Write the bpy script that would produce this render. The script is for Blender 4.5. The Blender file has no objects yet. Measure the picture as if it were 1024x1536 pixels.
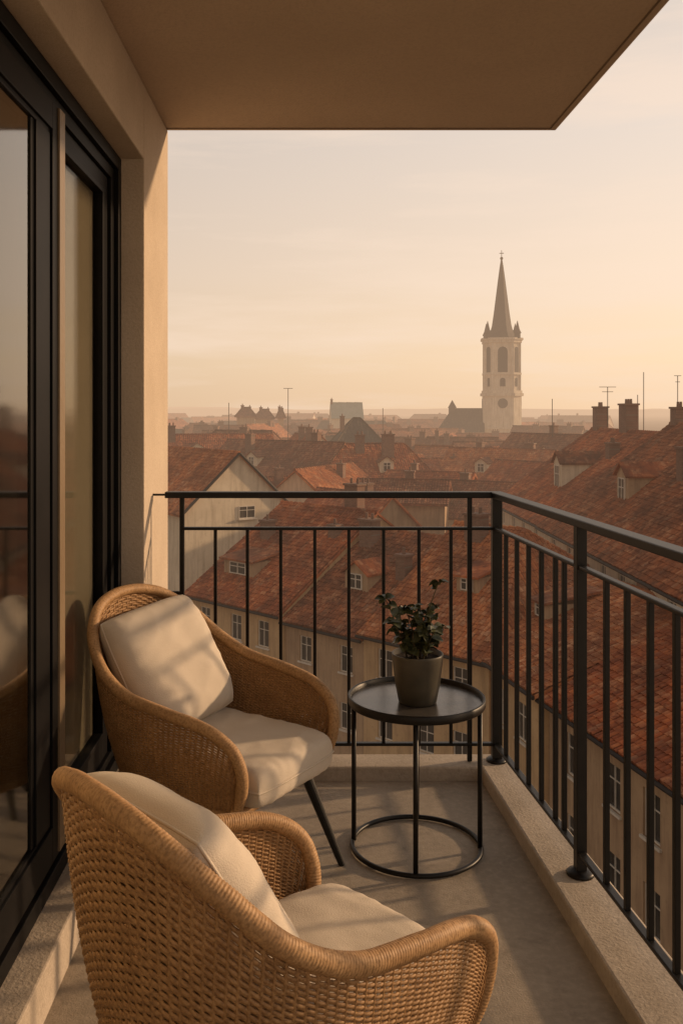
import bpy, math, random
from mathutils import Vector, Matrix, noise
random.seed(7)
C = bpy.context.scene.collection
EYE = 1.44; F = 1400.0; VX = 465.0; VY = 615.0
R = math.radians

# ------------------------------------------------------------ materials
def newmat(name):
    m = bpy.data.materials.new(name); m.use_nodes = True
    nt = m.node_tree; nt.nodes.clear()
    return m, nt
def N(nt, t, **kw):
    n = nt.nodes.new(t)
    for k, v in kw.items(): setattr(n, k, v)
    return n
def math_(nt, op, a, b=None, clamp=False):
    n = N(nt, 'ShaderNodeMath', operation=op); n.use_clamp = clamp
    for i, v in enumerate((a, b)):
        if v is None: continue
        if isinstance(v, (int, float)): n.inputs[i].default_value = v
        else: nt.links.new(v, n.inputs[i])
    return n.outputs[0]
def mixc(nt, fac, a, b, blend='MIX'):
    n = N(nt, 'ShaderNodeMix', data_type='RGBA', blend_type=blend)
    for k, v in ((0, fac), (6, a), (7, b)):
        if isinstance(v, (int, float)): n.inputs[k].default_value = v
        elif isinstance(v, tuple): n.inputs[k].default_value = (*v, 1)
        else: nt.links.new(v, n.inputs[k])
    return n.outputs[2]
def noise_(nt, scale, detail=4, vec=None, rough=.55):
    n = N(nt, 'ShaderNodeTexNoise'); n.inputs['Scale'].default_value = scale
    n.inputs['Detail'].default_value = detail; n.inputs['Roughness'].default_value = rough
    if vec is not None: nt.links.new(vec, n.inputs['Vector'])
    return n.outputs['Fac']
def ramp(nt, fac, stops):
    n = N(nt, 'ShaderNodeValToRGB'); e = n.color_ramp.elements
    while len(e) < len(stops): e.new(.5)
    for el, (p, c) in zip(e, stops):
        el.position = p; el.color = (*c, 1) if len(c) == 3 else c
    nt.links.new(fac, n.inputs[0]); return n.outputs[0]
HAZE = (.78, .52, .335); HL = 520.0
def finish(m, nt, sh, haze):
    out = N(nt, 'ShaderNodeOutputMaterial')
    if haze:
        # painted aerial haze: glow mixed into town surfaces, growing with distance from the balcony
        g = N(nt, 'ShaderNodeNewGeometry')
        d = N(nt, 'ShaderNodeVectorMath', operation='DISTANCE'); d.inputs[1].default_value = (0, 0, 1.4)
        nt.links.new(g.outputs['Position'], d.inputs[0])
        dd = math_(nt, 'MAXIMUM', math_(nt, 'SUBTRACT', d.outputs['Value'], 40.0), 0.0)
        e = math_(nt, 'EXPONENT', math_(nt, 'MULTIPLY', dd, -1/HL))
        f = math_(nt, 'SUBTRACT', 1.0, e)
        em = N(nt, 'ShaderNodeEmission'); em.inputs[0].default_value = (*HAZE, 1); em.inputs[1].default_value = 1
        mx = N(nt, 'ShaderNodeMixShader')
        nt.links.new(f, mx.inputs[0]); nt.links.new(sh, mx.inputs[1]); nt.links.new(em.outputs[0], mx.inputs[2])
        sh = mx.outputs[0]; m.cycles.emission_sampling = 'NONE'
    nt.links.new(sh, out.inputs[0])
def bsdf(nt, col, rough=.8, bump=None, bstr=.3, bdist=.01, metal=0, spec=.3):
    b = N(nt, 'ShaderNodeBsdfPrincipled')
    if isinstance(col, tuple): b.inputs['Base Color'].default_value = (*col, 1)
    else: nt.links.new(col, b.inputs['Base Color'])
    if isinstance(rough, (int, float)): b.inputs['Roughness'].default_value = rough
    else: nt.links.new(rough, b.inputs['Roughness'])
    b.inputs['Metallic'].default_value = metal
    b.inputs['Specular IOR Level'].default_value = spec
    if bump is not None:
        n = N(nt, 'ShaderNodeBump'); n.inputs['Strength'].default_value = bstr; n.inputs['Distance'].default_value = bdist
        nt.links.new(bump, n.inputs['Height']); nt.links.new(n.outputs[0], b.inputs['Normal'])
    return b.outputs[0]
def plain(name, c1, c2, scale=3, rough=.8, haze=False, bscale=60, bstr=.2, bdist=.01, metal=0, spec=.3, detail=6):
    m, nt = newmat(name)
    tc = N(nt, 'ShaderNodeTexCoord').outputs['Object']
    f = ramp(nt, noise_(nt, scale, detail, tc), [(.3, (0,0,0)), (.7, (1,1,1))])
    col = mixc(nt, f, c1, c2)
    finish(m, nt, bsdf(nt, col, rough, noise_(nt, bscale, 5, tc), bstr, bdist, metal, spec), haze)
    return m
def speckled(name, c1, c2, fine, scale, fscale, bscale, bstr):
    """plaster with grain: broad tone drift plus fine darker speckle"""
    m, nt = newmat(name); tc = N(nt, 'ShaderNodeTexCoord').outputs['Object']
    col = mixc(nt, ramp(nt, noise_(nt, scale, 7, tc, .6), [(.3, (0,0,0)), (.7, (1,1,1))]), c1, c2)
    sp = ramp(nt, noise_(nt, fscale, 4, tc, .7), [(.45, (0,0,0)), (.75, (1,1,1))])
    col = mixc(nt, math_(nt, 'MULTIPLY', sp, .5), col, fine)
    finish(m, nt, bsdf(nt, col, .93, noise_(nt, bscale, 5, tc), bstr, .005, spec=.15), False); return m
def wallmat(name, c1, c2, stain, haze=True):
    """weathered plaster: streaks run down from the eaves"""
    m, nt = newmat(name); tc = N(nt, 'ShaderNodeTexCoord').outputs['Object']
    col = mixc(nt, ramp(nt, noise_(nt, .6, 6, tc), [(.3, (0,0,0)), (.7, (1,1,1))]), c1, c2)
    mp = N(nt, 'ShaderNodeMapping'); mp.inputs['Scale'].default_value = (2.2, 2.2, .25); nt.links.new(tc, mp.inputs[0])
    st = ramp(nt, noise_(nt, 1.2, 6, mp.outputs[0], .65), [(.46, (0,0,0)), (.72, (1,1,1))])
    col = mixc(nt, math_(nt, 'MULTIPLY', st, .7), col, stain)
    sp = ramp(nt, noise_(nt, 3.5, 7, tc, .7), [(.56, (0,0,0)), (.66, (1,1,1))])
    col = mixc(nt, math_(nt, 'MULTIPLY', sp, .35), col, stain)
    finish(m, nt, bsdf(nt, col, .92, noise_(nt, 9, 5, tc), .2, .02), haze); return m
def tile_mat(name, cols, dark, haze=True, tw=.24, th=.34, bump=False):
    m, nt = newmat(name)
    uv = N(nt, 'ShaderNodeUVMap').outputs[0]
    sp = N(nt, 'ShaderNodeSeparateXYZ'); nt.links.new(uv, sp.inputs[0])
    us = math_(nt, 'DIVIDE', sp.outputs[0], tw); vs = math_(nt, 'DIVIDE', sp.outputs[1], th)
    cb = N(nt, 'ShaderNodeCombineXYZ')
    nt.links.new(math_(nt, 'FLOOR', us), cb.inputs[0]); nt.links.new(math_(nt, 'FLOOR', vs), cb.inputs[1])
    wn = N(nt, 'ShaderNodeTexWhiteNoise', noise_dimensions='2D'); nt.links.new(cb.outputs[0], wn.inputs[0])
    c = ramp(nt, wn.outputs[0], [(0, cols[0]), (.45, cols[1]), (.90, cols[2]), (1, cols[3])])
    tc = N(nt, 'ShaderNodeTexCoord').outputs['Object']
    c = mixc(nt, .25, c, cols[1])
    big = ramp(nt, noise_(nt, .28, 7, tc, .7), [(.38, (0,0,0)), (.62, (1,1,1))])
    c = mixc(nt, math_(nt, 'MULTIPLY', big, .8), c, dark)
    mid_ = ramp(nt, noise_(nt, 1.3, 6, tc, .78), [(.48, (0,0,0)), (.62, (1,1,1))])
    c = mixc(nt, math_(nt, 'MULTIPLY', mid_, .65), c, dark)
    lt = ramp(nt, noise_(nt, .9, 7, tc, .8), [(.54, (0,0,0)), (.68, (1,1,1))])
    c = mixc(nt, math_(nt, 'MULTIPLY', lt, .65), c, cols[3])
    mp = N(nt, 'ShaderNodeMapping'); mp.inputs['Scale'].default_value = (1.6, .35, 1); nt.links.new(uv, mp.inputs[0])
    sm = ramp(nt, noise_(nt, 1.6, 6, mp.outputs[0], .7), [(.54, (0,0,0)), (.70, (1,1,1))])
    c = mixc(nt, math_(nt, 'MULTIPLY', sm, .4), c, (.36, .25, .16))
    bh = None
    if bump:
        fr = math_(nt, 'FRACT', vs)
        fu = math_(nt, 'SINE', math_(nt, 'MULTIPLY', us, 6.283))
        bh = math_(nt, 'ADD', math_(nt, 'MULTIPLY', fr, -1.0), math_(nt, 'MULTIPLY', fu, .4))
        line = math_(nt, 'GREATER_THAN', fr, .8)
        c = mixc(nt, math_(nt, 'MULTIPLY', line, .45), c, (.05, .025, .015))
        fr2 = math_(nt, 'FRACT', us)
        c = mixc(nt, math_(nt, 'MULTIPLY', math_(nt, 'GREATER_THAN', fr2, .8), .3), c, (.05, .025, .015))
    finish(m, nt, bsdf(nt, c, .85, bh, .6, .05, spec=.2), haze)
    return m
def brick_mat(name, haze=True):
    m, nt = newmat(name)
    tc = N(nt, 'ShaderNodeTexCoord').outputs['Object']
    mp = N(nt, 'ShaderNodeMapping'); mp.inputs['Rotation'].default_value = (R(90), 0, R(10)); nt.links.new(tc, mp.inputs[0])
    b = N(nt, 'ShaderNodeTexBrick'); b.inputs['Scale'].default_value = 3
    b.inputs['Color1'].default_value = (.16, .07, .045, 1); b.inputs['Color2'].default_value = (.25, .12, .08, 1)
    b.inputs['Mortar'].default_value = (.2, .17, .13, 1); nt.links.new(mp.outputs[0], b.inputs[0])
    c = mixc(nt, .4, b.outputs[0], mixc(nt, noise_(nt, 2, 5, tc), (.06,.04,.03), (.3,.2,.14)))
    finish(m, nt, bsdf(nt, c, .9), haze); return m

M = {}
M['plaster'] = speckled('balcony_plaster', (.46, .375, .285), (.56, .465, .36), (.36, .285, .21), 2.5, 90, 150, .45)
M['soffit'] = speckled('soffit_plaster', (.54, .43, .325), (.64, .515, .395), (.42, .33, .25), 1.2, 70, 130, .5)
M['groove'] = plain('soffit_groove', (.18, .13, .09), (.22, .16, .11), 5, .9)
M['kerb'] = speckled('kerb_concrete', (.35, .295, .235), (.49, .415, .335), (.24, .20, .155), 4, 60, 110, .5)
M['black'] = plain('black_metal', (.0065, .0055, .005), (.012, .010, .008), 20, .42, bscale=300, bstr=.05, metal=.0, spec=.30)
M['frame'] = plain('door_metal', (.005, .005, .005), (.009, .008, .008), 6, .5, bscale=300, bstr=.03, spec=.10)
M['bronze'] = plain('seal_strip', (.22, .16, .10), (.26, .19, .12), 6, .4, metal=.4)
M['curtain'] = plain('curtain_fabric', (.62, .54, .42), (.72, .64, .51), 3, .95)
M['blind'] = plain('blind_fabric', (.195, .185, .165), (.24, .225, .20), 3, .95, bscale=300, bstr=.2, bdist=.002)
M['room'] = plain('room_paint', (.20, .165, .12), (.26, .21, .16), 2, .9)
# floor
m, nt = newmat('floor_concrete'); tc = N(nt, 'ShaderNodeTexCoord').outputs['Object']
c = mixc(nt, ramp(nt, noise_(nt, 2.2, 8, tc, .65), [(.35, (0,0,0)), (.65, (1,1,1))]), (.235, .195, .15), (.345, .29, .225))
c = mixc(nt, math_(nt, 'MULTIPLY', ramp(nt, noise_(nt, 45, 4, tc), [(.45, (0,0,0)), (.7, (1,1,1))]), .35), c, (.44, .37, .29))
c = mixc(nt, math_(nt, 'MULTIPLY', ramp(nt, noise_(nt, 7, 7, tc, .75), [(.54, (0,0,0)), (.70, (1,1,1))]), .55), c, (.13, .105, .08))
finish(m, nt, bsdf(nt, c, .75, noise_(nt, 180, 5, tc), .4, .004), False); M['floor'] = m
# glass
def glassmat(name, ior, k, tint):
    m, nt = newmat(name)
    gl = N(nt, 'ShaderNodeBsdfGlossy'); gl.inputs['Roughness'].default_value = .06; gl.inputs[0].default_value = (.90, .88, .84, 1)
    tr = N(nt, 'ShaderNodeBsdfTransparent'); tr.inputs[0].default_value = (*tint, 1)
    lw = N(nt, 'ShaderNodeFresnel'); lw.inputs[0].default_value = ior
    mx = N(nt, 'ShaderNodeMixShader'); nt.links.new(math_(nt, 'MULTIPLY', lw.outputs[0], k, True), mx.inputs[0])
    nt.links.new(tr.outputs[0], mx.inputs[1]); nt.links.new(gl.outputs[0], mx.inputs[2])
    finish(m, nt, mx.outputs[0], False); return m
M['glass'] = glassmat('window_glass', 1.75, 1.6, (.88, .87, .80))
M['glass_dull'] = glassmat('screened_glass', 1.45, .35, (.84, .82, .76))
# rattan
def rattan(name, c1, c2, c3):
    m, nt = newmat(name); tc = N(nt, 'ShaderNodeTexCoord').outputs['Object']
    c = mixc(nt, ramp(nt, noise_(nt, 18, 5, tc), [(.3, (0,0,0)), (.7, (1,1,1))]), c1, c2)
    c = mixc(nt, ramp(nt, noise_(nt, 160, 3, tc), [(.42, (0,0,0)), (.72, (1,1,1))]), c, c3)
    finish(m, nt, bsdf(nt, c, .55, noise_(nt, 350, 3, tc), .3, .001, spec=.3), False); return m
M['rattan'] = rattan('rattan_weave', (.30, .165, .07), (.42, .245, .11), (.19, .10, .042))
M['rim'] = rattan('rattan_binding', (.35, .20, .09), (.47, .285, .135), (.23, .13, .055))
# fabric
m, nt = newmat('linen_fabric'); tc = N(nt, 'ShaderNodeTexCoord').outputs['Object']
c = mixc(nt, noise_(nt, 7, 5, tc), (.56, .485, .395), (.66, .58, .48))
c = mixc(nt, math_(nt, 'MULTIPLY', noise_(nt, 500, 2, tc), .4), c, (.40, .335, .26))
hgt = math_(nt, 'ADD', math_(nt, 'MULTIPLY', noise_(nt, 420, 2, tc), .5), math_(nt, 'MULTIPLY', noise_(nt, 14, 4, tc), .8))
finish(m, nt, bsdf(nt, c, .95, hgt, .5, .006, spec=.1), False); M['linen'] = m
M['tabletop'] = plain('table_top_metal', (.045, .041, .036), (.085, .076, .066), 8, .25, bscale=30, bstr=.06, spec=.7)
M['pot'] = plain('pot_ceramic', (.056, .049, .036), (.085, .074, .054), 14, .42, bscale=90, bstr=.1, bdist=.002)
M['soil'] = plain('potting_soil', (.02, .014, .01), (.05, .035, .025), 60, .95, bscale=80, bstr=1, bdist=.01)
m, nt = newmat('plant_leaf'); tc = N(nt, 'ShaderNodeTexCoord').outputs['Object']
c = mixc(nt, ramp(nt, noise_(nt, 22, 3, tc), [(.35, (0,0,0)), (.65, (1,1,1))]), (.026, .034, .014), (.080, .082, .034))
finish(m, nt, bsdf(nt, c, .42, spec=.4), False); M['leaf'] = m
M['stem'] = plain('plant_stem', (.06, .05, .025), (.09, .06, .03), 30, .7)
# town
REDS = [(.27, .075, .032), (.42, .120, .045), (.55, .175, .062), (.62, .29, .14)]
ORGS = [(.34, .105, .043), (.50, .17, .062), (.62, .24, .09), (.68, .37, .20)]
BRNS = [(.19, .072, .038), (.29, .10, .05), (.37, .145, .07), (.48, .25, .14)]
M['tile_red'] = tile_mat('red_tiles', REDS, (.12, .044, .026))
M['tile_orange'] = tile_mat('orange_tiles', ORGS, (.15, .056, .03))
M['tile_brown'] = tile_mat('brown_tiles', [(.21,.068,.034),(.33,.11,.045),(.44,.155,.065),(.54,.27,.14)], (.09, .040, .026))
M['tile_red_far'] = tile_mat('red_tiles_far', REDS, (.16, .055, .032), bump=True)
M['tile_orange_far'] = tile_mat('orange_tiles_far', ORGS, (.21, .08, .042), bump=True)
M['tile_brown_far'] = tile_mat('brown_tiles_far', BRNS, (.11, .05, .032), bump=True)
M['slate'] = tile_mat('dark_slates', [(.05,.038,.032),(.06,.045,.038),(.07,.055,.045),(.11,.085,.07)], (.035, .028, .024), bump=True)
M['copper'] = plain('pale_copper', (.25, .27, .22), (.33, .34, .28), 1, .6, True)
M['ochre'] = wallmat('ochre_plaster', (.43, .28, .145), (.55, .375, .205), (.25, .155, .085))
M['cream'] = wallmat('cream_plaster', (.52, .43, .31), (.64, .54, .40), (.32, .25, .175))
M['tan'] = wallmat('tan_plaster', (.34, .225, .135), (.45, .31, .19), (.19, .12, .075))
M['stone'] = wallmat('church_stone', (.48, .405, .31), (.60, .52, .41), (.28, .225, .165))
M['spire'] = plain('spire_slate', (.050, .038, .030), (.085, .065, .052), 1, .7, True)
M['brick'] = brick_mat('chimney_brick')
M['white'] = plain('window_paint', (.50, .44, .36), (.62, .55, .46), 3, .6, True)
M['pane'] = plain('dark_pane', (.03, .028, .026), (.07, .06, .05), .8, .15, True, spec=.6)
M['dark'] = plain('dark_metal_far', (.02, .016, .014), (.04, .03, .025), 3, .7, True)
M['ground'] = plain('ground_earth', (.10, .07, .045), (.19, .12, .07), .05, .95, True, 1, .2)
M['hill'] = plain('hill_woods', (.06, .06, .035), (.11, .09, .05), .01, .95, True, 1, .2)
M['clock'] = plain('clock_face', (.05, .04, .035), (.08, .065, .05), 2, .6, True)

# ------------------------------------------------------------ mesh helpers
class MB:
    def __init__(s): s.v = []; s.f = []; s.uv = {}
    def face(s, pts, uv=None):
        b = len(s.v); s.v += [tuple(p) for p in pts]; s.f.append(tuple(range(b, b+len(pts))))
        if uv: s.uv[len(s.f)-1] = uv
    def box(s, x0, x1, y0, y1, z0, z1, mat=None):
        b = len(s.v)
        p = [(x0,y0,z0),(x1,y0,z0),(x1,y1,z0),(x0,y1,z0),(x0,y0,z1),(x1,y0,z1),(x1,y1,z1),(x0,y1,z1)]
        if mat: p = [tuple(mat @ Vector(q)) for q in p]
        s.v += p
        s.f += [tuple(b+i for i in q) for q in ((0,3,2,1),(4,5,6,7),(0,1,5,4),(1,2,6,5),(2,3,7,6),(3,0,4,7))]
    def prism(s, poly, z0, z1):
        n = len(poly); b = len(s.v)
        s.v += [(x,y,z0) for x,y in poly] + [(x,y,z1) for x,y in poly]
        s.f.append(tuple(b+n+i for i in range(n))); s.f.append(tuple(b+n-1-i for i in range(n)))
        for i in range(n): j = (i+1) % n; s.f.append((b+i, b+j, b+n+j, b+n+i))
    def loft(s, rings, cap=True):
        n = len(rings[0]); b = len(s.v)
        for r in rings: s.v += [tuple(p) for p in r]
        for k in range(len(rings)-1):
            for i in range(n):
                j = (i+1) % n; a = b+k*n
                s.f.append((a+i, a+j, a+n+j, a+n+i))
        if cap:
            s.f.append(tuple(b+n-1-i for i in range(n))); a = b+(len(rings)-1)*n
            s.f.append(tuple(a+i for i in range(n)))
    def lathe(s, prof, cx=0, cy=0, n=32, cap=True):
        s.loft([[(cx+r*math.cos(2*math.pi*i/n), cy+r*math.sin(2*math.pi*i/n), z) for i in range(n)] for r, z in prof], cap)
    def tube(s, pts, rad, n=8, closed=False, cap=True):
        pts = [Vector(p) for p in pts]; m = len(pts); rings = []
        up = Vector((0,0,1)); prev = None
        for i, p in enumerate(pts):
            if closed: t = pts[(i+1) % m] - pts[i-1]
            else: t = pts[min(i+1, m-1)] - pts[max(i-1, 0)]
            t.normalize()
            if prev is None:
                a = t.cross(up)
                if a.length < .1: a = t.cross(Vector((1,0,0)))
                a.normalize()
            else:
                a = prev - t*prev.dot(t); a.normalize()
            prev = a; c = t.cross(a)
            r = rad(i) if callable(rad) else rad
            ring = []
            for k in range(n):
                th = 2*math.pi*k/n
                rr = r(th) if callable(r) else r
                ring.append(p + a*math.cos(th)*rr + c*math.sin(th)*rr)
            rings.append(ring)
        if closed: rings.append(rings[0]); s.loft(rings, False)
        else: s.loft(rings, cap)
    def build(s, name, mat, parent=None, smooth=False, bevel=0):
        me = bpy.data.meshes.new(name); me.from_pydata(s.v, [], s.f)
        if s.uv:
            ul = me.uv_layers.new(name='UVMap')
            for p in me.polygons:
                u = s.uv.get(p.index)
                if u:
                    for li, q in zip(p.loop_indices, u): ul.data[li].uv = q
        if smooth:
            for p in me.polygons: p.use_smooth = True
        me.materials.append(mat); me.update()
        o = bpy.data.objects.new(name, me); C.objects.link(o)
        if parent: o.parent = parent
        if bevel:
            bm_ = o.modifiers.new('Bevel', 'BEVEL'); bm_.width = bevel; bm_.segments = 2; bm_.limit_method = 'ANGLE'
        return o
def tag(o, label=None, cat=None, group=None, kind=None):
    if label: o['label'] = label
    if cat: o['category'] = cat
    if group: o['group'] = group
    if kind: o['kind'] = kind
    return o
def empty(name, loc, rz=0, label=None, cat=None, group=None):
    o = bpy.data.objects.new(name, None); C.objects.link(o); o.location = loc; o.rotation_euler = (0,0,rz)
    o.empty_display_size = .1
    return tag(o, label, cat, group)

# ------------------------------------------------------------ balcony setting
XW = -.62; YP0 = 3.49; YP1 = 4.07; ZC = 2.66; ZB = 2.38
def kx(y): return .665 + .055*(3.62-y)          # inner edge of the side kerb
def rx(y): return .732 + .08*(3.68-y)           # line of the side railing
mb = MB(); mb.prism([(-.95,-1.5),(kx(-1.5)+.02,-1.5),(kx(3.64)+.02,3.64),(-.95,3.64)], -.22, 0)
tag(mb.build('balcony_floor', M['floor']), 'grey brown concrete balcony floor under the chairs', 'floor', kind='structure')
mb = MB(); mb.prism([(XW+.004,3.62),(kx(3.62),3.62),(kx(-1.5),-1.5),(kx(-1.5)+.30,-1.5),(rx(3.68)+.065,3.76),(XW+.004,3.76)], -.22, .055)
tag(mb.build('balcony_kerb', M['kerb'], bevel=.008), 'low concrete kerb under the balcony railing', 'kerb', kind='structure')
mb = MB(); mb.box(-1.2, 1.07, -1.5, YP1, ZC, ZC+.25)
tag(mb.build('ceiling', M['soffit'], bevel=.004), 'beige plastered slab overhanging the balcony', 'ceiling', kind='structure')
mb = MB(); mb.box(1.035, 1.041, -1.5, YP1-.035, ZC-.003, ZC+.01); mb.box(XW, 1.041, YP1-.041, YP1-.035, ZC-.0035, ZC+.01)
tag(mb.build('ceiling_drip_groove', M['groove']), 'thin drip line along the ceiling edge', 'ceiling', kind='structure')
mb = MB()
mb.box(-1.2, XW, YP0, YP1, -8, ZC-.002)                    # pillar
mb.box(-1.2, XW-.0005, -1.5, YP0, ZB, ZC-.002)                    # beam over the door
tag(mb.build('wall_left', M['plaster'], bevel=.004), 'beige plastered pillar and beam around the sliding door', 'wall', kind='structure')
mb = MB(); mb.box(-1.0, XW-.005, -1.5, YP0-.002, -.1, .12)
tag(mb.build('door_ledge', M['kerb'], bevel=.006), 'raised concrete ledge below the sliding door', 'ledge', kind='structure')
mb = MB()
mb.box(-3.5, -3.4, -1.5, 6, -.1, 2.6); mb.box(-3.5, -.95, 4.6, 4.7, -.1, 2.6); mb.box(-3.5,-.80,-1.6,-1.5,-.1,2.6)
mb.box(-3.5, -.92, -1.5, 4.6, -.1, .1); mb.box(-3.5, -1.2, -1.5, 4.6, 2.5, 2.6); mb.box(-1.0,-.86,3.50,4.6,-.1,2.6)
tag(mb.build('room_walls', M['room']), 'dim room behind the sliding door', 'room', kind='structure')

# sliding door
door = empty('sliding_glass_door', (-.75, 1.2, .12), 0, 'black framed sliding glass door on the left wall of the balcony', 'door')
def part(name, mb, mat, parent, **k):
    off = Vector(door.location)
    mb.v = [tuple(Vector(p)-off) for p in mb.v]; return mb.build(name, mat, parent, **k)
def frame_rect(mb, x0, x1, y0, y1, z0, z1, w, wt=None, wb=None):
    wt = wt or w; wb = wb or w
    mb.box(x0,x1,y0,y0+w,z0,z1); mb.box(x0,x1,y1-w,y1,z0,z1)
    mb.box(x0,x1,y0+w,y1-w,z1-wt,z1); mb.box(x0,x1,y0+w,y1-w,z0,z0+wb)
mb = MB(); frame_rect(mb, -.80, -.705, -1.4, YP0-.003, .121, ZB-.002, .05, .05, .05)
mb.box(-.80,-.722, YP0-.10, YP0-.052, .17, ZB-.05); mb.box(-.80,-.722,-1.35,YP0-.10, ZB-.095, ZB-.052)
mb.box(-.80,-.722,-1.35,YP0-.10,.171,.20)
part('door_frame', mb, M['frame'], door, bevel=.002)
mb = MB(); frame_rect(mb, -.785, -.735, 2.62, YP0-.105, .20, ZB-.096, .10, .07, .09)
frame_rect(mb, -.778, -.728, 2.70, YP0-.19, .285, ZB-.155, .018)
s1 = part('sash', mb, M['frame'], door, bevel=.002)
mb = MB(); mb.box(-.752,-.746, 2.72, YP0-.205, .30, ZB-.17); part('glass_pane', mb, M['glass_dull'], s1)
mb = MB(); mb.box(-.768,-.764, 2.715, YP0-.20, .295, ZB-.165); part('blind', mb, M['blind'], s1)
mb = MB(); frame_rect(mb, -.733, -.708, .3, 2.70, .19, ZB-.09, .13, .075, .10)
frame_rect(mb, -.738, -.716, .42, 2.575, .28, ZB-.16, .02)
mb.box(-.735,-.712, 2.43, 2.5545, .301, ZB-.181); mb.box(-.735,-.719, 2.405, 2.4295, .3015, ZB-.1815)
s2 = part('sash', mb, M['frame'], door, bevel=.002)
mb = MB(); mb.box(-.730,-.724, .44, 2.404, .30, ZB-.18); part('glass_pane', mb, M['glass'], s2)
mb = MB(); mb.box(-.712,-.702, 2.62, 2.675, .20, ZB-.092); part('seal_strip', mb, M['bronze'], s2)  # bronze strip, paler than the frame, along the sash edge
# curtain inside
mb = MB(); pts = []
for i in range(190):
    y = 1.15 + i*.0078; x = -.86 + .022*math.sin(i*.42) + .008*math.sin(i*1.3)
    pts.append((x, y))
for i in range(189):
    a, b = pts[i], pts[i+1]; mb.face([(a[0],a[1],.12),(b[0],b[1],.12),(b[0],b[1],2.36),(a[0],a[1],2.36)])
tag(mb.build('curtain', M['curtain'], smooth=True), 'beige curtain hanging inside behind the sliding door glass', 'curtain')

# ------------------------------------------------------------ railing
rail = empty('balcony_railing', (.732, 3.68, .055), 0, 'black metal balcony railing with thin vertical bars on two sides', 'railing')
ro = Vector(rail.location)
def rpart(name, mb, parent=rail, **k):
    mb.v = [tuple(Vector(p)-ro) for p in mb.v]; return mb.build(name, M['black'], parent, **k)
ZT = 1.44-.3338; Y0 = 3.68
def bar(z0, z1, hw, x0, yend=-1.3):
    m1 = MB(); m1.prism([(x0,Y0-hw),(rx(Y0)+.0,Y0-hw),(rx(Y0)+hw*.5,Y0+hw),(x0,Y0+hw)], z0, z1)
    m2 = MB(); m2.prism([(rx(Y0-hw)-hw,Y0-hw+.0005),(rx(yend)-hw,yend),(rx(yend)+hw,yend),(rx(Y0+hw)+hw,Y0+hw+.0005)], z0+.0006, z1+.0006)
    return m1, m2
for nm, z0, z1, hw, x0 in (('top_rail', ZT-.012, ZT+.012, .024, -.570), ('middle_rail', .967, .979, .012, -.505), ('bottom_rail', .117, .129, .012, -.505)):
    for mbx in bar(z0, z1, hw, x0): rpart(nm, mbx, bevel=.003)
def post(x, y, hw, zb, zt, name='post', rot=0):
    mb = MB(); mt = Matrix.Translation((x,y,0)) @ Matrix.Rotation(rot,4,'Z')
    mb.box(-hw,hw,-hw,hw,zb,zt,mt); return rpart(name, mb, bevel=.0015)
def plate(x, y, p, rot=0):
    o = MB(); o.lathe([(.040,.056),(.041,.062),(.036,.067),(.026,.071),(.020,.073)], x, y, 28); rpart('base_plate', o, p, smooth=True)
rot = math.atan(.08)
p = post(.735, Y0, .019, .056, ZT-.012); plate(.735, Y0, p)
ys = [Y0-.137*i for i in range(1, 36)]
for i, y in enumerate(ys):
    if (i+1) in (7, 20, 33):
        yy = 2.78 if i == 6 else y
        p = post(rx(yy), yy, .0155, .056, ZT-.012, rot=rot); plate(rx(yy), yy, p, rot)
    else:
        if i == 5: y = 2.915
        if abs(y - 2.78) < .05: continue
        post(rx(y), y, .0075, .128, .968, 'baluster', rot)
for px in (273, 704):
    x = (px-VX)/F*Y0; p = post(x, Y0, .009, .056, ZT-.012)
for px in (323, 371, 421, 472, 523, 575, 628, 676):
    x = (px-VX)/F*Y0; post(x, Y0, .0065, .128, .968, 'baluster')
mb = MB(); mb.box(XW+.001, -.571, Y0-.004, Y0+.004, ZT-.004, ZT+.004); rpart('wall_bracket', mb)
mb = MB(); mb.box(XW+.001,-.507,Y0-.006,Y0+.006,.712,.726); rpart('wall_bracket', mb)

# ------------------------------------------------------------ chairs
def catmull(P, n):
    out = []; m = len(P)
    for i in range(m-1):
        p0 = P[max(i-1,0)]; p1 = P[i]; p2 = P[i+1]; p3 = P[min(i+2,m-1)]
        for k in range(n):
            t = k/n; out.append(.5*((2*p1)+(p2-p0)*t+(2*p0-5*p1+4*p2-p3)*t*t+(3*p1-p0-3*p2+p3)*t**3))
    out.append(P[-1]); return out
RIM = [(.272,.208,.310),(.312,.230,.385),(.320,.244,.455),(.292,.260,.515),(.215,.276,.558),(.08,.290,.582),(-.06,.292,.605),(-.175,.276,.662),(-.262,.230,.744),(-.325,.136,.814),(-.345,0,.838)]
BAS = [(.268,.205,.305),(.264,.207,.305),(.255,.211,.305),(.232,.217,.305),(.165,.227,.305),(.05,.234,.305),(-.06,.228,.305),(-.155,.197,.305),(-.216,.148,.305),(-.247,.078,.305),(-.257,0,.305)]
def full(H):
    A = [Vector(p) for p in H]; return A + [Vector((p.x,-p.y,p.z)) for p in reversed(A[:-1])]
rimc = catmull(full(RIM), 40); basc = catmull(full(BAS), 40)
def resample(n):
    L = [0]
    for i in range(1, len(rimc)):
        L.append(L[-1] + .5*(rimc[i]-rimc[i-1]).length + .5*(basc[i]-basc[i-1]).length + .0002)
    T = L[-1]; out = []; j = 0
    for k in range(n+1):
        t = T*k/n
        while j < len(L)-2 and L[j+1] < t: j += 1
        f = min(1, max(0, (t-L[j])/max(1e-9, L[j+1]-L[j])))
        out.append((rimc[j].lerp(rimc[j+1], f), basc[j].lerp(basc[j+1], f)))
    return out
NS = 104; SUB = 4
cols = resample(NS*SUB)
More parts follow.
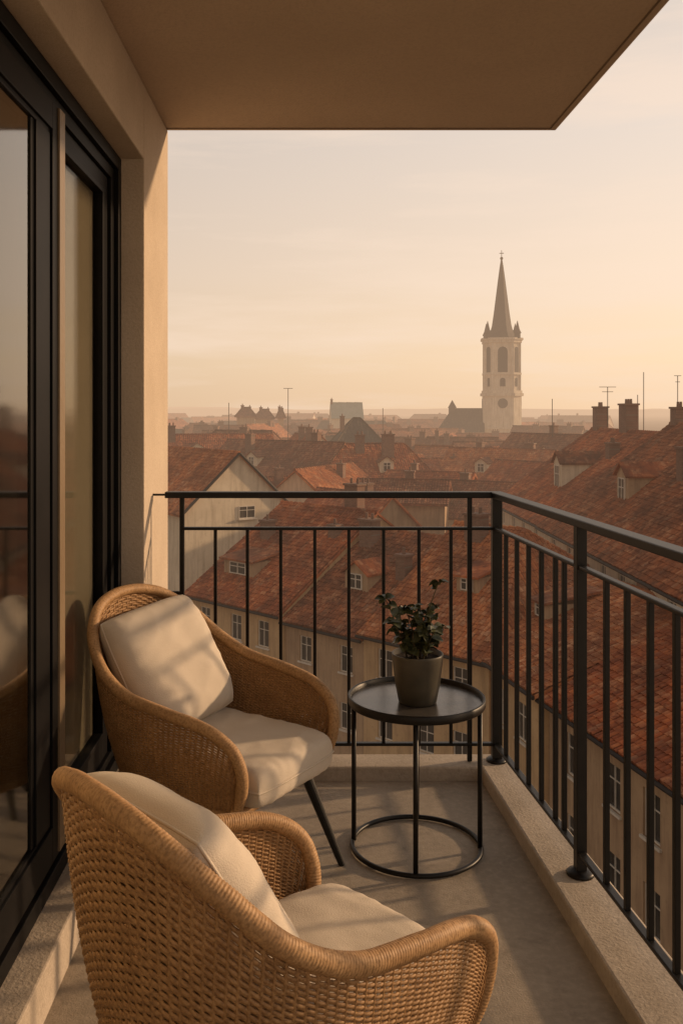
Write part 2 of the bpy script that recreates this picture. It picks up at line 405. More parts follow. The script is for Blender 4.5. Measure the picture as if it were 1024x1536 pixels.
def shell_mesh():
    mb = MB(); rows = 70
    nc = len(cols)
    for j in range(rows):
        v = (j+.5)/rows; rings = []
        for i in range(nc):
            r, b = cols[i]; p = b.lerp(r, v)
            t = (cols[min(i+1,nc-1)][1].lerp(cols[min(i+1,nc-1)][0], v) - cols[max(i-1,0)][1].lerp(cols[max(i-1,0)][0], v))
            up = (r-b); h = up.length; up.normalize()
            n = t.cross(up); n.normalize()
            bul = .014*math.sin(math.pi*v)
            am = .0022*math.sin(math.pi*i/SUB + math.pi*j)
            hh = (.66+.12*noise.noise(Vector((j*1.7, i*.02, 5))))*h/rows; th = .0026
            jit = (noise.noise(Vector((i*.05, j*3.1, 0))))*.0016
            p = p + n*(am + bul) + up*jit
            rings.append([p+n*th, p+up*hh*.7+n*th*.55, p+up*hh-n*th*.3, p-n*th, p-up*hh-n*th*.3, p-up*hh*.7+n*th*.55])
        mb.loft(rings, True)
    for k in range(NS+1):
        r, b = cols[k*SUB]; kk = k*SUB
        t = cols[min(kk+1,nc-1)][0] - cols[max(kk-1,0)][0]; up = (r-b).normalized()
        n = t.cross(up); n.normalize()
        mb.tube([b.lerp(r,q/6)+n*(.014*math.sin(math.pi*q/6)) for q in range(7)], .0036, 5, cap=False)
    return mb
def rim_mesh():
    mb = MB(); P = catmull(full(RIM), 62)
    pts = []; acc = [0]
    for i in range(1, len(P)): acc.append(acc[-1]+(P[i]-P[i-1]).length)
    n = int(acc[-1]/.0016); j = 0
    for k in range(n+1):
        t = acc[-1]*k/n
        while j < len(acc)-2 and acc[j+1] < t: j += 1
        pts.append(P[j].lerp(P[j+1], (t-acc[j])/max(1e-9, acc[j+1]-acc[j])))
    def rad(i):
        w = 1 + .6*noise.noise(Vector((i*.013, 0, 0)))
        ph = .5*noise.noise(Vector((i*.02, 9, 0)))
        return lambda th: .0162 + .0016*w*abs(math.sin((i*.0016/.0060)*math.pi + ph + th*.5)) + .0009*noise.noise(Vector((i*.03, 4, th)))
    mb.tube(pts, rad, 14)
    return mb
def base_mesh():
    mb = MB(); B = [p for p in catmull(full(BAS), 24)]
    B = [Vector((.270+.012*math.sin(math.pi*k/12),(-.205+.41*k/12),.305)) for k in range(1,12)] + B[1:-1]
    mb.tube(B, lambda i: (lambda th: .0135 + .001*math.sin(i*2.1+th)), 10, closed=True)
    return mb
def pillow(hx, hy, th, p, name_seed, n=64, wr=.006, ex=.45, pinch=0.0, corner=0.0):
    mb = MB(); idx = {}
    for sgn in (1, -1):
        for i in range(n+1):
            for j in range(n+1):
                u = -1+2*i/n; v = -1+2*j/n
                e = (i in (0,n) or j in (0,n))
                if sgn == -1 and e: idx[(sgn,i,j)] = idx[(1,i,j)]; continue
                U = math.sin(u*math.pi/2); W = math.sin(v*math.pi/2)
                prof = ((1-abs(U)**p)*(1-abs(W)**p))**ex if not e else 0
                rc = 1 - corner*(U*U*W*W)**1.5
                x = hx*U*(1-pinch*(1-W*W)*abs(U))*rc; y = hy*W*(1-pinch*(1-U*U)*abs(W))*rc
                w = wr*noise.noise(Vector((x*7+name_seed, y*7, sgn*3)))*1.2 + wr*.5*noise.noise(Vector((x*28+name_seed, y*14, sgn)))
                w += wr*1.1*(1-abs(noise.noise(Vector((x*11+y*5+name_seed, y*6-x*3, sgn*2))))*5)*.3
                rim_ = max(abs(U), abs(W))
                w += wr*.7*math.sin((x if abs(W) > abs(U) else y)*150+name_seed)*max(0, rim_-.75)*3*(.5+noise.noise(Vector((x*8,y*8,name_seed))))
                z = sgn*(th*prof + w*min(1, prof*2))
                idx[(sgn,i,j)] = len(mb.v); mb.v.append((x, y, z))
        for i in range(n):
            for j in range(n):
                q = (idx[(sgn,i,j)], idx[(sgn,i+1,j)], idx[(sgn,i+1,j+1)], idx[(sgn,i,j+1)])
                mb.f.append(q if sgn == 1 else q[::-1])
    edge = []
    for i in range(n): edge.append(idx[(1,i,0)])
    for j in range(n): edge.append(idx[(1,n,j)])
    for i in range(n): edge.append(idx[(1,n-i,n)])
    for j in range(n): edge.append(idx[(1,0,n-j)])
    return mb, [Vector(mb.v[e]) for e in edge]
def make_chair(loc, rz, label):
    root = empty('rattan_armchair', loc, rz, label, 'armchair')
    shell_mesh().build('woven_shell', M['rattan'], root, smooth=True)
    rim_mesh().build('rim', M['rim'], root, smooth=True)
    base_mesh().build('base_ring', M['rim'], root, smooth=True)
    mb = MB(); mb.prism([(p.x*.985, p.y*.985) for p in catmull(full(BAS), 5)], .297, .308)
    mb.build('seat_base', M['rattan'], root)
    mb, ed = pillow(.280, .216, .060, 14, 3.3, wr=.0035, ex=.34, corner=.06)
    def cs_(x, y, z): return (x+.082, y*(1-.04*max(0,x/.28)), z+.385 - .008*max(0, x/.25)**2 + .006*(1-(y/.22)**2))
    mb.v = [cs_(*q) for q in mb.v]
    cu = mb.build('seat_cushion', M['linen'], root, smooth=True)
    mb = MB(); mb.tube([cs_(p.x*1.002, p.y*1.002, p.z) for p in ed], .0035, 6, closed=True)
    mb.build('piping', M['linen'], cu, smooth=True)
    for y in (-.14, .14):
        mb = MB(); mb.box(-.2,.255,y-.009,y+.009,.275,.293); mb.build('under_rail', M['black'], root)
    for x in (-.19,.22):
        mb = MB(); mb.box(x-.009,x+.009,-.17,.17,.2565,.2745); mb.build('under_rail', M['black'], root)
    for sx in (-1,1):
        for sy in (-1,1):
            mb = MB(); mb.tube([(.252 if sx > 0 else -.205, sy*.180, .294), (.345 if sx > 0 else -.26, sy*.250, 0)], lambda i: (.0185,.0105)[i], 14)
            mb.build('leg', M['black'], root, smooth=False)
    return root
chA = make_chair((-.325, 2.930, 0), R(-33), 'rattan armchair beside the black side table, the farther of the two')
def copy_tree(o, parent=None):
    c = o.copy(); C.objects.link(c)
    if parent: c.parent = parent
    for ch in [q for q in o.children]: copy_tree(ch, c)
    return c
chB = copy_tree(chA); chB.location = (-.076, 1.620, 0); chB.rotation_euler = (0,0,R(41)); chB.scale = (.97, .97, 1.035)
chB['label'] = 'rattan armchair in the foreground, seen from behind its curved back'
chA['group'] = chB['group'] = 'rattan armchairs on the balcony'
def put_pillow(ch, label, seed, yo=0, roll=0, zo=0):
    mb, ed = pillow(.205, .210, .086, 4.0, seed, wr=.0045, ex=.46, pinch=.015, corner=.05)
    root = empty('throw_pillow', (0,0,0), 0, label, 'pillow', 'cream linen pillows on the armchairs')
    mb.build('pillow_cover', M['linen'], root, smooth=True)
    mt = MB(); mt.tube([p for p in ed], .003, 6, closed=True); mt.build('seam', M['linen'], root, smooth=True)
    ch_m = Matrix.Translation(ch.location) @ Matrix.Rotation(ch.rotation_euler.z, 4, 'Z')
    loc = Matrix.Translation((-.150, yo, .620+zo)) @ Matrix.Rotation(R(60), 4, 'Y') @ Matrix.Rotation(roll, 4, 'Z')
    mw = ch_m @ loc
    root.location = mw.to_translation(); root.rotation_euler = mw.to_euler()
put_pillow(chA, 'cream linen pillow leaning in the farther rattan armchair', 1.7, -.005, R(4))
put_pillow(chB, 'cream linen pillow leaning in the foreground rattan armchair', 8.2, .02, R(-4), .02)

# ------------------------------------------------------------ side table
TX, TY = .349, 3.07
tb = empty('side_table', (TX, TY, 0), 0, 'round black metal side table carrying the potted plant', 'side table')
mb = MB(); mb.lathe([(.0,.480),(.212,.480),(.212,.487),(0,.487)], n=64); mb.build('table_top', M['tabletop'], tb, smooth=False)
mb = MB(); mb.lathe([(.213,.476),(.223,.476),(.225,.480),(.225,.500),(.222,.503),(.219,.503),(.216,.500),(.213,.487),(.213,.476)], n=72, cap=False); mb.build('tray_rim', M['black'], tb, smooth=True)
mb = MB(); mb.tube([(.21*math.cos(a*math.pi/36), .21*math.sin(a*math.pi/36), .010) for a in range(72)], .0080, 10, closed=True); mb.build('base_ring', M['black'], tb, smooth=True)
for a in (-97, -8, 83, 172):
    mb = MB(); x, y = .206*math.cos(R(a)), .206*math.sin(R(a)); mb.tube([(x,y,.012),(x,y,.479)], .0082, 10); mb.build('leg', M['black'], tb, smooth=True)

# ------------------------------------------------------------ potted plant
pp = empty('potted_plant', (.350, 3.045, .4875), 0, 'leafy plant in a dark olive grey pot on the side table', 'plant'); 
mb = MB(); mb.lathe([(.0,0),(.056,0),(.062,.004),(.073,.06),(.0815,.130),(.0835,.150),(.0840,.157),(.083,.160),(.080,.160),(.078,.140),(.0,.140)], n=48); mb.build('pot', M['pot'], pp, smooth=True)
mb = MB()
rng = random.Random(4)
mb.loft([[( .0775*r*math.cos(2*math.pi*i/24), .0775*r*math.sin(2*math.pi*i/24), .1415+.004*rng.random()) for i in range(24)] for r in (1,.8,.55,.3,.08)], True)
mb.build('soil', M['soil'], pp)
tips = [(-.105,.01,.335),(-.08,-.03,.27),(-.04,.03,.30),(.0,-.04,.26),(.03,.0,.29),(.060,.02,.31),(.070,.0,.390),(.05,-.05,.25),(-.05,.05,.25),(.085,.02,.24),(.02,.04,.27),(-.02,-.05,.24),(-.01,.0,.31),(-.06,.0,.24)]
lf = MB()
def leaf(base, d, size, roll, curl):
    d = Vector(d).normalized(); side = d.cross(Vector((0,0,1)))
    if side.length < .1: side = Vector((1,0,0))
    side.normalize(); nn = side.cross(d); side = side*math.cos(roll)+nn*math.sin(roll); nn = side.cross(d)
    prof = [(0,.0),(.12,.24),(.32,.46),(.55,.50),(.78,.36),(.93,.15),(1,0)]
    mid = []; lft = []; rgt = []
    for t, w in prof:
        c = base + d*size*(t-.25*curl*t*t) - nn*size*curl*t*t
        mid.append(c); lft.append(c+side*size*w*.85+nn*size*w*.30); rgt.append(c-side*size*w*.85+nn*size*w*.30)
    b = len(lf.v)
    for a_, l_, r_ in zip(mid, lft, rgt): lf.v += [tuple(a_), tuple(l_), tuple(r_)]
    for i in range(len(prof)-1):
        q = b+3*i; lf.f += [(q, q+3, q+4, q+1), (q, q+2, q+5, q+3)]
for k, tpt in enumerate(tips):
    tip = Vector(tpt); b = Vector((tip.x*.25+rng.uniform(-.012,.012), tip.y*.25, .138))
    c1 = Vector((tip.x*.55+rng.uniform(-.02,.02), tip.y*.5, .138+(tip.z-.138)*.55))
    path = [b*(1-t)**2 + c1*2*t*(1-t) + tip*t*t for t in [i/10 for i in range(11)]]
    mb = MB(); mb.tube(path, lambda i: .0032-.00018*i, 6); mb.build('stem', M['stem'], pp, smooth=True)
    for i in range(3, 11):
        for q in range((2 if rng.random() < .7 else 1) if i < 10 else 7):
            a = rng.uniform(0, 6.28); up = rng.uniform(-.35,.8)
            if k == 6 and 3 < i < 9: continue
            leaf(path[i], (math.cos(a), math.sin(a), up), rng.uniform(.028,.048)*(1 if i < 9 else .8), rng.uniform(-.7,.7), rng.uniform(.2,.65))
lf.build('foliage', M['leaf'], pp, smooth=True)

# ------------------------------------------------------------ town
GZ = -21.0
def sstep(a, b, x): t = max(0, min(1, (x-a)/(b-a))); return t*t*(3-2*t)
def gz(y): return GZ + 14.5*sstep(70, 420, y)
mb = MB()
ysl = [-60] + [10*1.075**i for i in range(80)]
xs = [-1+2*i/60 for i in range(61)]
for y in ysl:
    for x in xs: mb.v.append((x*(200+max(0,y)*1.6), y, gz(y) + .8*noise.noise(Vector((x*20, y*.02, 0)))))
for j in range(len(ysl)-1):
    for i in range(60): a = j*61+i; mb.f.append((a, a+1, a+62, a+61))
tag(mb.build('ground', M['ground'], smooth=True), 'brown ground under the town reaching the horizon', 'ground', kind='structure')
mb = MB()
for k, (yy, hh, sd) in enumerate(((1500, 9, 1), (2300, 16, 5))):
    prev = None
    for i in range(161):
        x = -1600+i*22; z = hh*(.2+.8*abs(noise.noise(Vector((x*.0016+sd, sd, 0))))) + hh*.12*noise.noise(Vector((x*.02, sd, 3)))
        cur = ((x, yy, -12), (x, yy+60, z-1.0))
        if prev: mb.face([prev[0], cur[0], cur[1], prev[1]])
        prev = cur
tag(mb.build('hills', M['hill']), 'low hazy hills along the horizon', 'hills', kind='structure')

def poly_inside(p, poly):
    x, y = p; c = False; n = len(poly)
    for i in range(n):
        x1, y1 = poly[i]; x2, y2 = poly[(i+1) % n]
        if (y1 > y) != (y2 > y) and x < (x2-x1)*(y-y1)/(y2-y1)+x1: c = not c
    return c
def tile_sheet(mb, P3, tw=.24, th=.34, seed=0):
    """barrel tiles laid on a planar polygon whose first edge is the eave"""
    o = P3[0]; u = (P3[1]-P3[0]).normalized()
    n = (P3[1]-P3[0]).cross(P3[2]-P3[0]).normalized(); v = n.cross(u)
    poly = [((p-o).dot(u), (p-o).dot(v)) for p in P3]
    umax = max(p[0] for p in poly); umin = min(p[0] for p in poly); vmax = max(p[1] for p in poly)
    SG = 4; rr = random.Random(seed)
    for j in range(int(vmax/th)+1):
        for i in range(int(umin/tw)-1, int(umax/tw)+1):
            if not poly_inside(((i+.5)*tw, min((j+.5)*th, vmax-.02)), poly): continue
            lift = rr.uniform(-.012, .026); sk = rr.uniform(-.03,.03)
            wob = .045*noise.noise(Vector((i*.05, j*.12, seed)))
            b = len(mb.v); v0 = j*th-.03+sk; v1 = min((j+1)*th+.02, vmax)
            for k in range(SG+1):
                q = i*tw + tw*k/SG; h = .055*math.sin(math.pi*k/SG) + wob
                for vv, ad in ((v0, 0), (v0, .05+lift), (v1, .012+lift)):
                    p = o + u*q + v*vv + n*(max(.004,h+ad+.03) if ad else 0.0)
                    mb.v.append(tuple(p))
            for k in range(SG):
                a = b+3*k
                for f in ((a, a+3, a+4, a+1), (a+1, a+4, a+5, a+2)):
                    mb.f.append(f); mb.uv[len(mb.f)-1] = [((i+.5)*tw, (j+.5)*th)]*4
def facade(mb, L, z0, z1, wins, t=0.0, depth=.16, face=-1):
    """wall at y=t with real openings; wins = (s, z, w, h)"""
    xs_ = sorted({0, L} | {w[0]-w[2]/2 for w in wins} | {w[0]+w[2]/2 for w in wins})
    zs_ = sorted({z0, z1} | {w[1] for w in wins} | {w[1]+w[3] for w in wins})
    for i in range(len(xs_)-1):
        for j in range(len(zs_)-1):
            cx, cz = (xs_[i]+xs_[i+1])/2, (zs_[j]+zs_[j+1])/2
            if any(abs(cx-w[0]) < w[2]/2 and w[1] < cz < w[1]+w[3] for w in wins): continue
            mb.face([(xs_[i],t,zs_[j]),(xs_[i+1],t,zs_[j]),(xs_[i+1],t,zs_[j+1]),(xs_[i],t,zs_[j+1])])
    for s, z, w, h in wins:
        a, b = s-w/2, s+w/2; d = t-face*depth
        mb.face([(a,t,z),(a,d,z),(a,d,z+h),(a,t,z+h)]); mb.face([(b,t,z),(b,t,z+h),(b,d,z+h),(b,d,z)])
        mb.face([(a,t,z),(b,t,z),(b,d,z),(a,d,z)]); mb.face([(a,t,z+h),(a,d,z+h),(b,d,z+h),(b,t,z+h)])
def window(root, mtx, w, h, mat='white', sill=True):
    """window lying in local XZ plane facing -Y, origin bottom centre, transformed by mtx"""
    fr = .06; mb = MB()
    mb.box(-w/2,-w/2+fr,.08,.14,0,h,mtx); mb.box(w/2-fr,w/2,.08,.14,0,h,mtx)
    mb.box(-w/2+fr,w/2-fr,.08,.14,0,fr,mtx); mb.box(-w/2+fr,w/2-fr,.08,.14,h-fr,h,mtx)
    mb.box(-.022,.022,.085,.135,fr,h-fr,mtx); mb.box(-w/2+fr,w/2-fr,.09,.13,h*.64,h*.64+.04,mtx)
    if sill: mb.box(-w/2-.1,w/2+.1,-.10,.0815,-.1,-.003,mtx)
    o = mb.build('window', M[mat], root)
    mb = MB(); mb.box(-w/2+.01,w/2-.01,.145,.16,.01,h-.01,mtx); mb.build('pane', M['pane'], o)
    return o
def house(name, label, cat, P, deg, L, W, ez, rz, hipA=0, hipB=0, wall='ochre', roof='tile_red', chim=(), wins=(), tiles=False,
          group=None, g=None, endwins=(), o=.45, gut=False, verge=False, og=.3):
    base = g if g is not None else gz(P[1])-1
    root = empty(name, (P[0], P[1], base), R(deg), label, cat, group)
    ez -= base; rz -= base
    wb = MB(); facade(wb, L, 0, ez, [(s, z-base, w, h) for s, z, w, h in wins])
    wb.face([(0,W,0),(0,W,ez),(L,W,ez),(L,W,0)])
    for x, hp in ((0, hipA), (L, hipB)):
        if hp > 0: wb.face([(x,0,0),(x,0,ez),(x,W,ez),(x,W,0)])
        else: wb.face([(x,0,0),(x,0,ez),(x,W/2,rz-.12),(x,W,ez),(x,W,0)])
    wb.build('wall', M[wall], root)
    for s, z, w, h in wins: window(root, Matrix.Translation((s, 0, z-base)), w, h)
    for end, tt, z, w, h in endwins:
        x = 0 if end == 0 else L
        mt = Matrix.Translation((x + (-.17 if end == 0 else .17), tt, z-base)) @ Matrix.Rotation(R(-90 if end == 0 else 90), 4, 'Z')
        window(root, mt, w, h)
    sl = (rz-ez)/(W/2)
    A = Vector((-og if hipA <= 0 else -o, -o, ez-sl*o)); B = Vector((L+(og if hipB <= 0 else o), -o, ez-sl*o))
    A2 = Vector((A.x, W+o, A.z)); B2 = Vector((B.x, W+o, B.z))
    RA = Vector((hipA if hipA > 0 else -og, W/2, rz)); RB = Vector((L-hipB if hipB > 0 else L+og, W/2, rz))
    polys = [[A, B, RB, RA], [B2, A2, RA, RB]]
    if hipA > 0: polys.append([A2, A, RA])
    if hipB > 0: polys.append([B, B2, RB])
    rb = MB(); th = Vector((0,0,-.16)); cnt = {}
    for P3 in polys:
        u = (P3[1]-P3[0]).normalized(); n = (P3[1]-P3[0]).cross(P3[2]-P3[0]).normalized(); v = n.cross(u)
        rb.face(P3, [((p-P3[0]).dot(u), (p-P3[0]).dot(v)) for p in P3])
        rb.face([p+th for p in reversed(P3)], [(0,0)]*len(P3))
        for i in range(len(P3)):
            a, b = P3[i], P3[(i+1) % len(P3)]; k = frozenset((tuple(a), tuple(b)))
            cnt.setdefault(k, []).append((a, b))
    for k, e in cnt.items():
        if len(e) == 1: a, b = e[0]; rb.face([a, a+th, b+th, b], [(0,0)]*4)
    if tiles:
        for qi, P3 in enumerate(polys):
            if qi == 1: continue
            tile_sheet(rb, P3, seed=qi)
    def cap(a, b, sc=1):
        st = len(rb.f); nseg = max(1, int((b-a).length/(.45*sc)))
        for i in range(nseg):
            p, q = a.lerp(b, i/nseg), a.lerp(b, (i+1)/nseg)
            rb.tube([p+Vector((0,0,.05)), q+Vector((0,0,.02))], lambda k: (.15,.12)[k], 8)
        for f in range(st, len(rb.f)): rb.uv[f] = [(random.Random(f//10).uniform(0,50), 3)]*len(rb.f[f])
    s_ = 1 if tiles else 4
    cap(RA, RB, s_)
    if hipA > 0: cap(A, RA, s_); cap(A2, RA, s_)
    if hipB > 0: cap(B, RB, s_); cap(B2, RB, s_)
    ro_ = rb.build('roof', M[roof], root)
    for (s, t, cw, cd, top) in chim:
        zt = top-base; zr = ez + sl*(W/2-abs(W/2-t)) - .5
        cb = MB(); cb.box(s-cw/2, s+cw/2, t-cd/2, t+cd/2, zr, zt-.22); cb.box(s-cw/2-.08, s+cw/2+.08, t-cd/2-.08, t+cd/2+.08, zt-.22, zt-.08)
        npot = max(1, int(cw/.45))
        for k in range(npot):
            cb.lathe([(.11,zt-.085),(.09,zt+.28)], s-cw/2+cw*(k+.5)/npot, t, 8)
        cb.build('chimney', M['brick'], ro_)
    if gut:
        mb = MB(); mb.tube([A+Vector((0,-.07,-.1)), B+Vector((0,-.07,-.1))], .09, 8); mb.build('gutter', M['dark'], root)
        mb = MB(); mb.box(0, L, -.12, -.003, ez-.5, ez-.28); mb.build('cornice', M['cream'], root)
    if verge:
        for a, b in ((B, RB), (RB, B2)):
            mb = MB(); mb.tube([a+Vector((.02,0,-.02)), b+Vector((.02,0,-.02))], .12, 6); mb.build('verge_board', M['dark'], ro_)
    return root, base
def dormer(root, base, s, t, z, w, h, ln, roofm='tile_brown', wall='cream', shed=False):
    """dormer standing on the front roof plane; (s,t,z) bottom centre of its face in house coords"""
    z -= base
    mb = MB(); mb.box(s-w/2, s+w/2, t, t+ln, z-.2, z+h)
    if not shed: mb.face([(s-w/2,t,z+h),(s+w/2,t,z+h),(s,t,z+h+w*.32)])
    d = mb.build('dormer', M[wall], root)
    rb = MB(); a = w/2+.18
    if shed:
        z1, z2 = z+h+.002, z+h+.55
        q = [(s-a,t-.3,z1),(s+a,t-.3,z1),(s+a,t+ln,z2),(s-a,t+ln,z2)]
        rb.face([(x,y,c_+.12) for x,y,c_ in q], [(0,0),(2*a,0),(2*a,ln),(0,ln)]); rb.face(q[::-1], [(0,0)]*4)
        for i in range(4):
            p1, p2 = q[i], q[(i+1)%4]; rb.face([p1, p2, (p2[0],p2[1],p2[2]+.12), (p1[0],p1[1],p1[2]+.12)], [(0,0)]*4)
    else:
        for sg in (-1, 1):
            p = [(s+sg*a, t-.22, z+h-.08),(s+sg*a, t+ln, z+h-.08),(s, t+ln, z+h+w*.32+.1),(s, t-.22, z+h+w*.32+.1)]
            if sg == 1: p = p[::-1]
            rb.face(p, [(0,0),(ln,0),(ln,a),(0,a)]); rb.face([(x,y,q-.1) for x,y,q in reversed(p)], [(0,0)]*4)
            rb.face([p[0] if sg==-1 else p[3], p[3] if sg==-1 else p[0], tuple(Vector(p[3] if sg==-1 else p[0])-Vector((0,0,.1))), tuple(Vector(p[0] if sg==-1 else p[3])-Vector((0,0,.1)))], [(0,0)]*4)
    rb.build('dormer_roof', M[roofm], d)
    mt = Matrix.Translation((s, t-.16, z+.1)); ww, hh = w*.55, h*.82
    mb = MB(); fr = .06
    mb.box(-ww/2,-ww/2+fr,.06,.155,0,hh,mt); mb.box(ww/2-fr,ww/2,.06,.155,0,hh,mt); mb.box(-ww/2+fr,ww/2-fr,.06,.155,0,fr,mt); mb.box(-ww/2+fr,ww/2-fr,.06,.155,hh-fr,hh,mt)
    mb.box(-.03,.03,.07,.15,fr,hh-fr,mt); mb.box(-ww/2+fr,ww/2-fr,.075,.148,hh*.6,hh*.6+.05,mt)
    mb.build('window_frame', M['white'], d)
    mb = MB(); mb.box(-ww/2+fr,ww/2-fr,.11,.152,fr,hh-fr,mt); mb.build('pane', M['pane'], d)

# terrace across the courtyard (three houses)
EZ = -10.46
um = Vector((math.cos(R(-45)), math.sin(R(-45)))); P1 = Vector((-8, 61.8))
def wrow(s0, s1, step, zs, w, h):
    n = int((s1-s0)/step); return [(s0+(k+.5)*(s1-s0)/n + (.16 if k % 2 else -.12), z, w, h) for k in range(n) for z in zs]
hA_, bA_ = house('courtyard_house', 'left house of the courtyard terrace, ochre with bright red roof and one wide brown dormer', 'house', P1, -45, 9.0, 17, EZ, -5.3, 0, 0,
    'ochre', 'tile_red', [(5.5, 10.2, 1.2, .8, -3.6), (2.0, 5.2, .8, .7, -6.0), (7.6, 6.0, .7, .6, -5.9)], wrow(.4, 8.8, 2.3, (EZ-2.5, EZ-5.7, EZ-8.8), 1.0, 1.6), True, g=GZ, gut=True, og=.12)
dormer(hA_, bA_, 3.0, 1.7, EZ+.5953*1.7+.1, 2.9, .95, 3.2, 'tile_brown', 'tan', True)
q_ = P1 + um*9.02 + Vector((.7071,.7071))*.25
hB_, bB_ = house('courtyard_house', 'middle house of the courtyard terrace with a lower brown roof', 'house', q_, -45, 6.4, 15.5, EZ-.35, -6.35, 0, 0,
    'tan', 'tile_brown', [(1.0, 6.4, 1.0, .9, -5.4), (5.6, 4.2, .7, .7, -6.9)], wrow(.3, 6.2, 2.6, (EZ-2.8, EZ-6.0, EZ-9.0), .95, 1.5), True, g=GZ, gut=True, og=.02)
dormer(hB_, bB_, 3.3, 2.6, EZ-.35+.575*2.6+.1, 1.8, 1.1, 3.4, 'tile_red', 'tan', False)
q_ = P1 + um*15.45
hC_, bC_ = house('courtyard_house', 'right house of the courtyard terrace with orange hipped roof behind the corner post', 'house', q_, -45, 8.1, 17, EZ, -5.45, 0, 3.4,
    'ochre', 'tile_orange', [(2.2, 7.4, 1.1, .9, -4.5)], wrow(.4, 7.8, 2.4, (EZ-2.5, EZ-5.7, EZ-8.8), 1.0, 1.6), True, g=GZ, gut=True, og=.12)
dormer(hC_, bC_, 4.4, 3.4, EZ+.589*3.4+.1, 1.4, .8, 2.6, 'tile_red', 'tan', True)
# street row under the side railing (three houses)
ur = Vector((math.cos(R(-78.5)), math.sin(R(-78.5)))); wr_ = Vector((-ur.y, ur.x)); PR = Vector((7.0, 53.8))
segs = [(0, 14.5, 0, -7.5, 'tile_orange', 'ochre', [(9.5, 8.0, 1.0, .8, -6.5)], 'farthest street house below the side railing, with orange roof'),
        (14.52, 27.5, -.25, -7.15, 'tile_red', 'tan', [(4.0, 6.6, 1.2, .9, -6.2)], 'middle street house below the side railing, with red roof'),
        (27.52, 47, .05, -7.45, 'tile_orange', 'ochre', [], 'nearest street house below the side railing, its roof cut by the frame')]
for s0, s1, off, rz_, rf, wl, chs, lb in segs:
    P = PR + ur*s0 - wr_*off
    h_, b_ = house('street_house', lb, 'house', P, -78.5, s1-s0, 15.2, EZ+off*.5, rz_, 0, 0, wl, rf, chs, wrow(.8, s1-s0-.8, 2.5, (EZ-2.9, EZ-6.2), 1.05, 1.7), True, g=GZ, gut=True, og=.1)
    if s0 < 10: dormer(h_, b_, (s1-s0)*.5, 3.3, EZ+off*.5+(rz_-EZ-off*.5)/7.6*3.3+.05, 1.5, .8, 3.0, 'tile_brown', 'tan', True)
# tall houses at right
hT0, bT0 = house('tall_house', 'cream house with red roof and attic dormer, left neighbour of the big roofed tall house', 'house', (16.6, 83), -90, 17, 17, -6.46, -.25, 0, 0,
      'cream', 'tile_red', [(1.6, 8.7, 1.2, 1.0, 1.85), (8.8, 8.7, 1.7, 1.0, 2.05), (13.2, 6.0, .9, .8, -.9)], wrow(1, 16, 3.4, (-8.35,), 1.1, 1.5), True, g=GZ, gut=True, og=.1)
dormer(hT0, bT0, 10.6, 2.6, -4.65, 2.3, 2.1, 3.2, 'tile_brown', 'cream')
hT, bT = house('tall_house', 'tall cream house at right with big brown roof, dormers and brick chimneys', 'house', (16.5, 65.9), -90, 33, 18, -6.46, .45, 0, 0,
      'cream', 'tile_brown', [(.9, 9.2, 1.0, .9, 1.75), (6.5, 8.8, 1.0, .9, 1.75), (12.0, 5.2, .9, .8, -.6)], wrow(1, 32, 3.4, (-8.35,), 1.1, 1.5), True, g=GZ, gut=True, og=.15)
dormer(hT, bT, 7.6, 3.0, -4.45, 2.1, 1.9, 3.2, 'tile_red', 'tan')
dormer(hT, bT, 17.6, 4.4, -3.35, 1.8, 1.3, 3.2, 'tile_red', 'cream', True)
# gable house
ua = math.degrees(math.atan2(-10.5, 6.8))
uu = Vector((math.cos(R(ua)), math.sin(R(ua)))); ww_ = Vector((-uu.y, uu.x))
org = Vector((-5.8, 75)) - uu*15 - ww_*4.7
house('gable_house', 'pale gabled house with red roof beside the pillar, with a small gable window', 'house', org, ua, 15, 9.4, -6.3, -2.0, 0, 0,
      'cream', 'tile_orange', [], [], True, g=GZ, endwins=[(1, 5.5, -7.3, 1.5, 1.0)], verge=True)

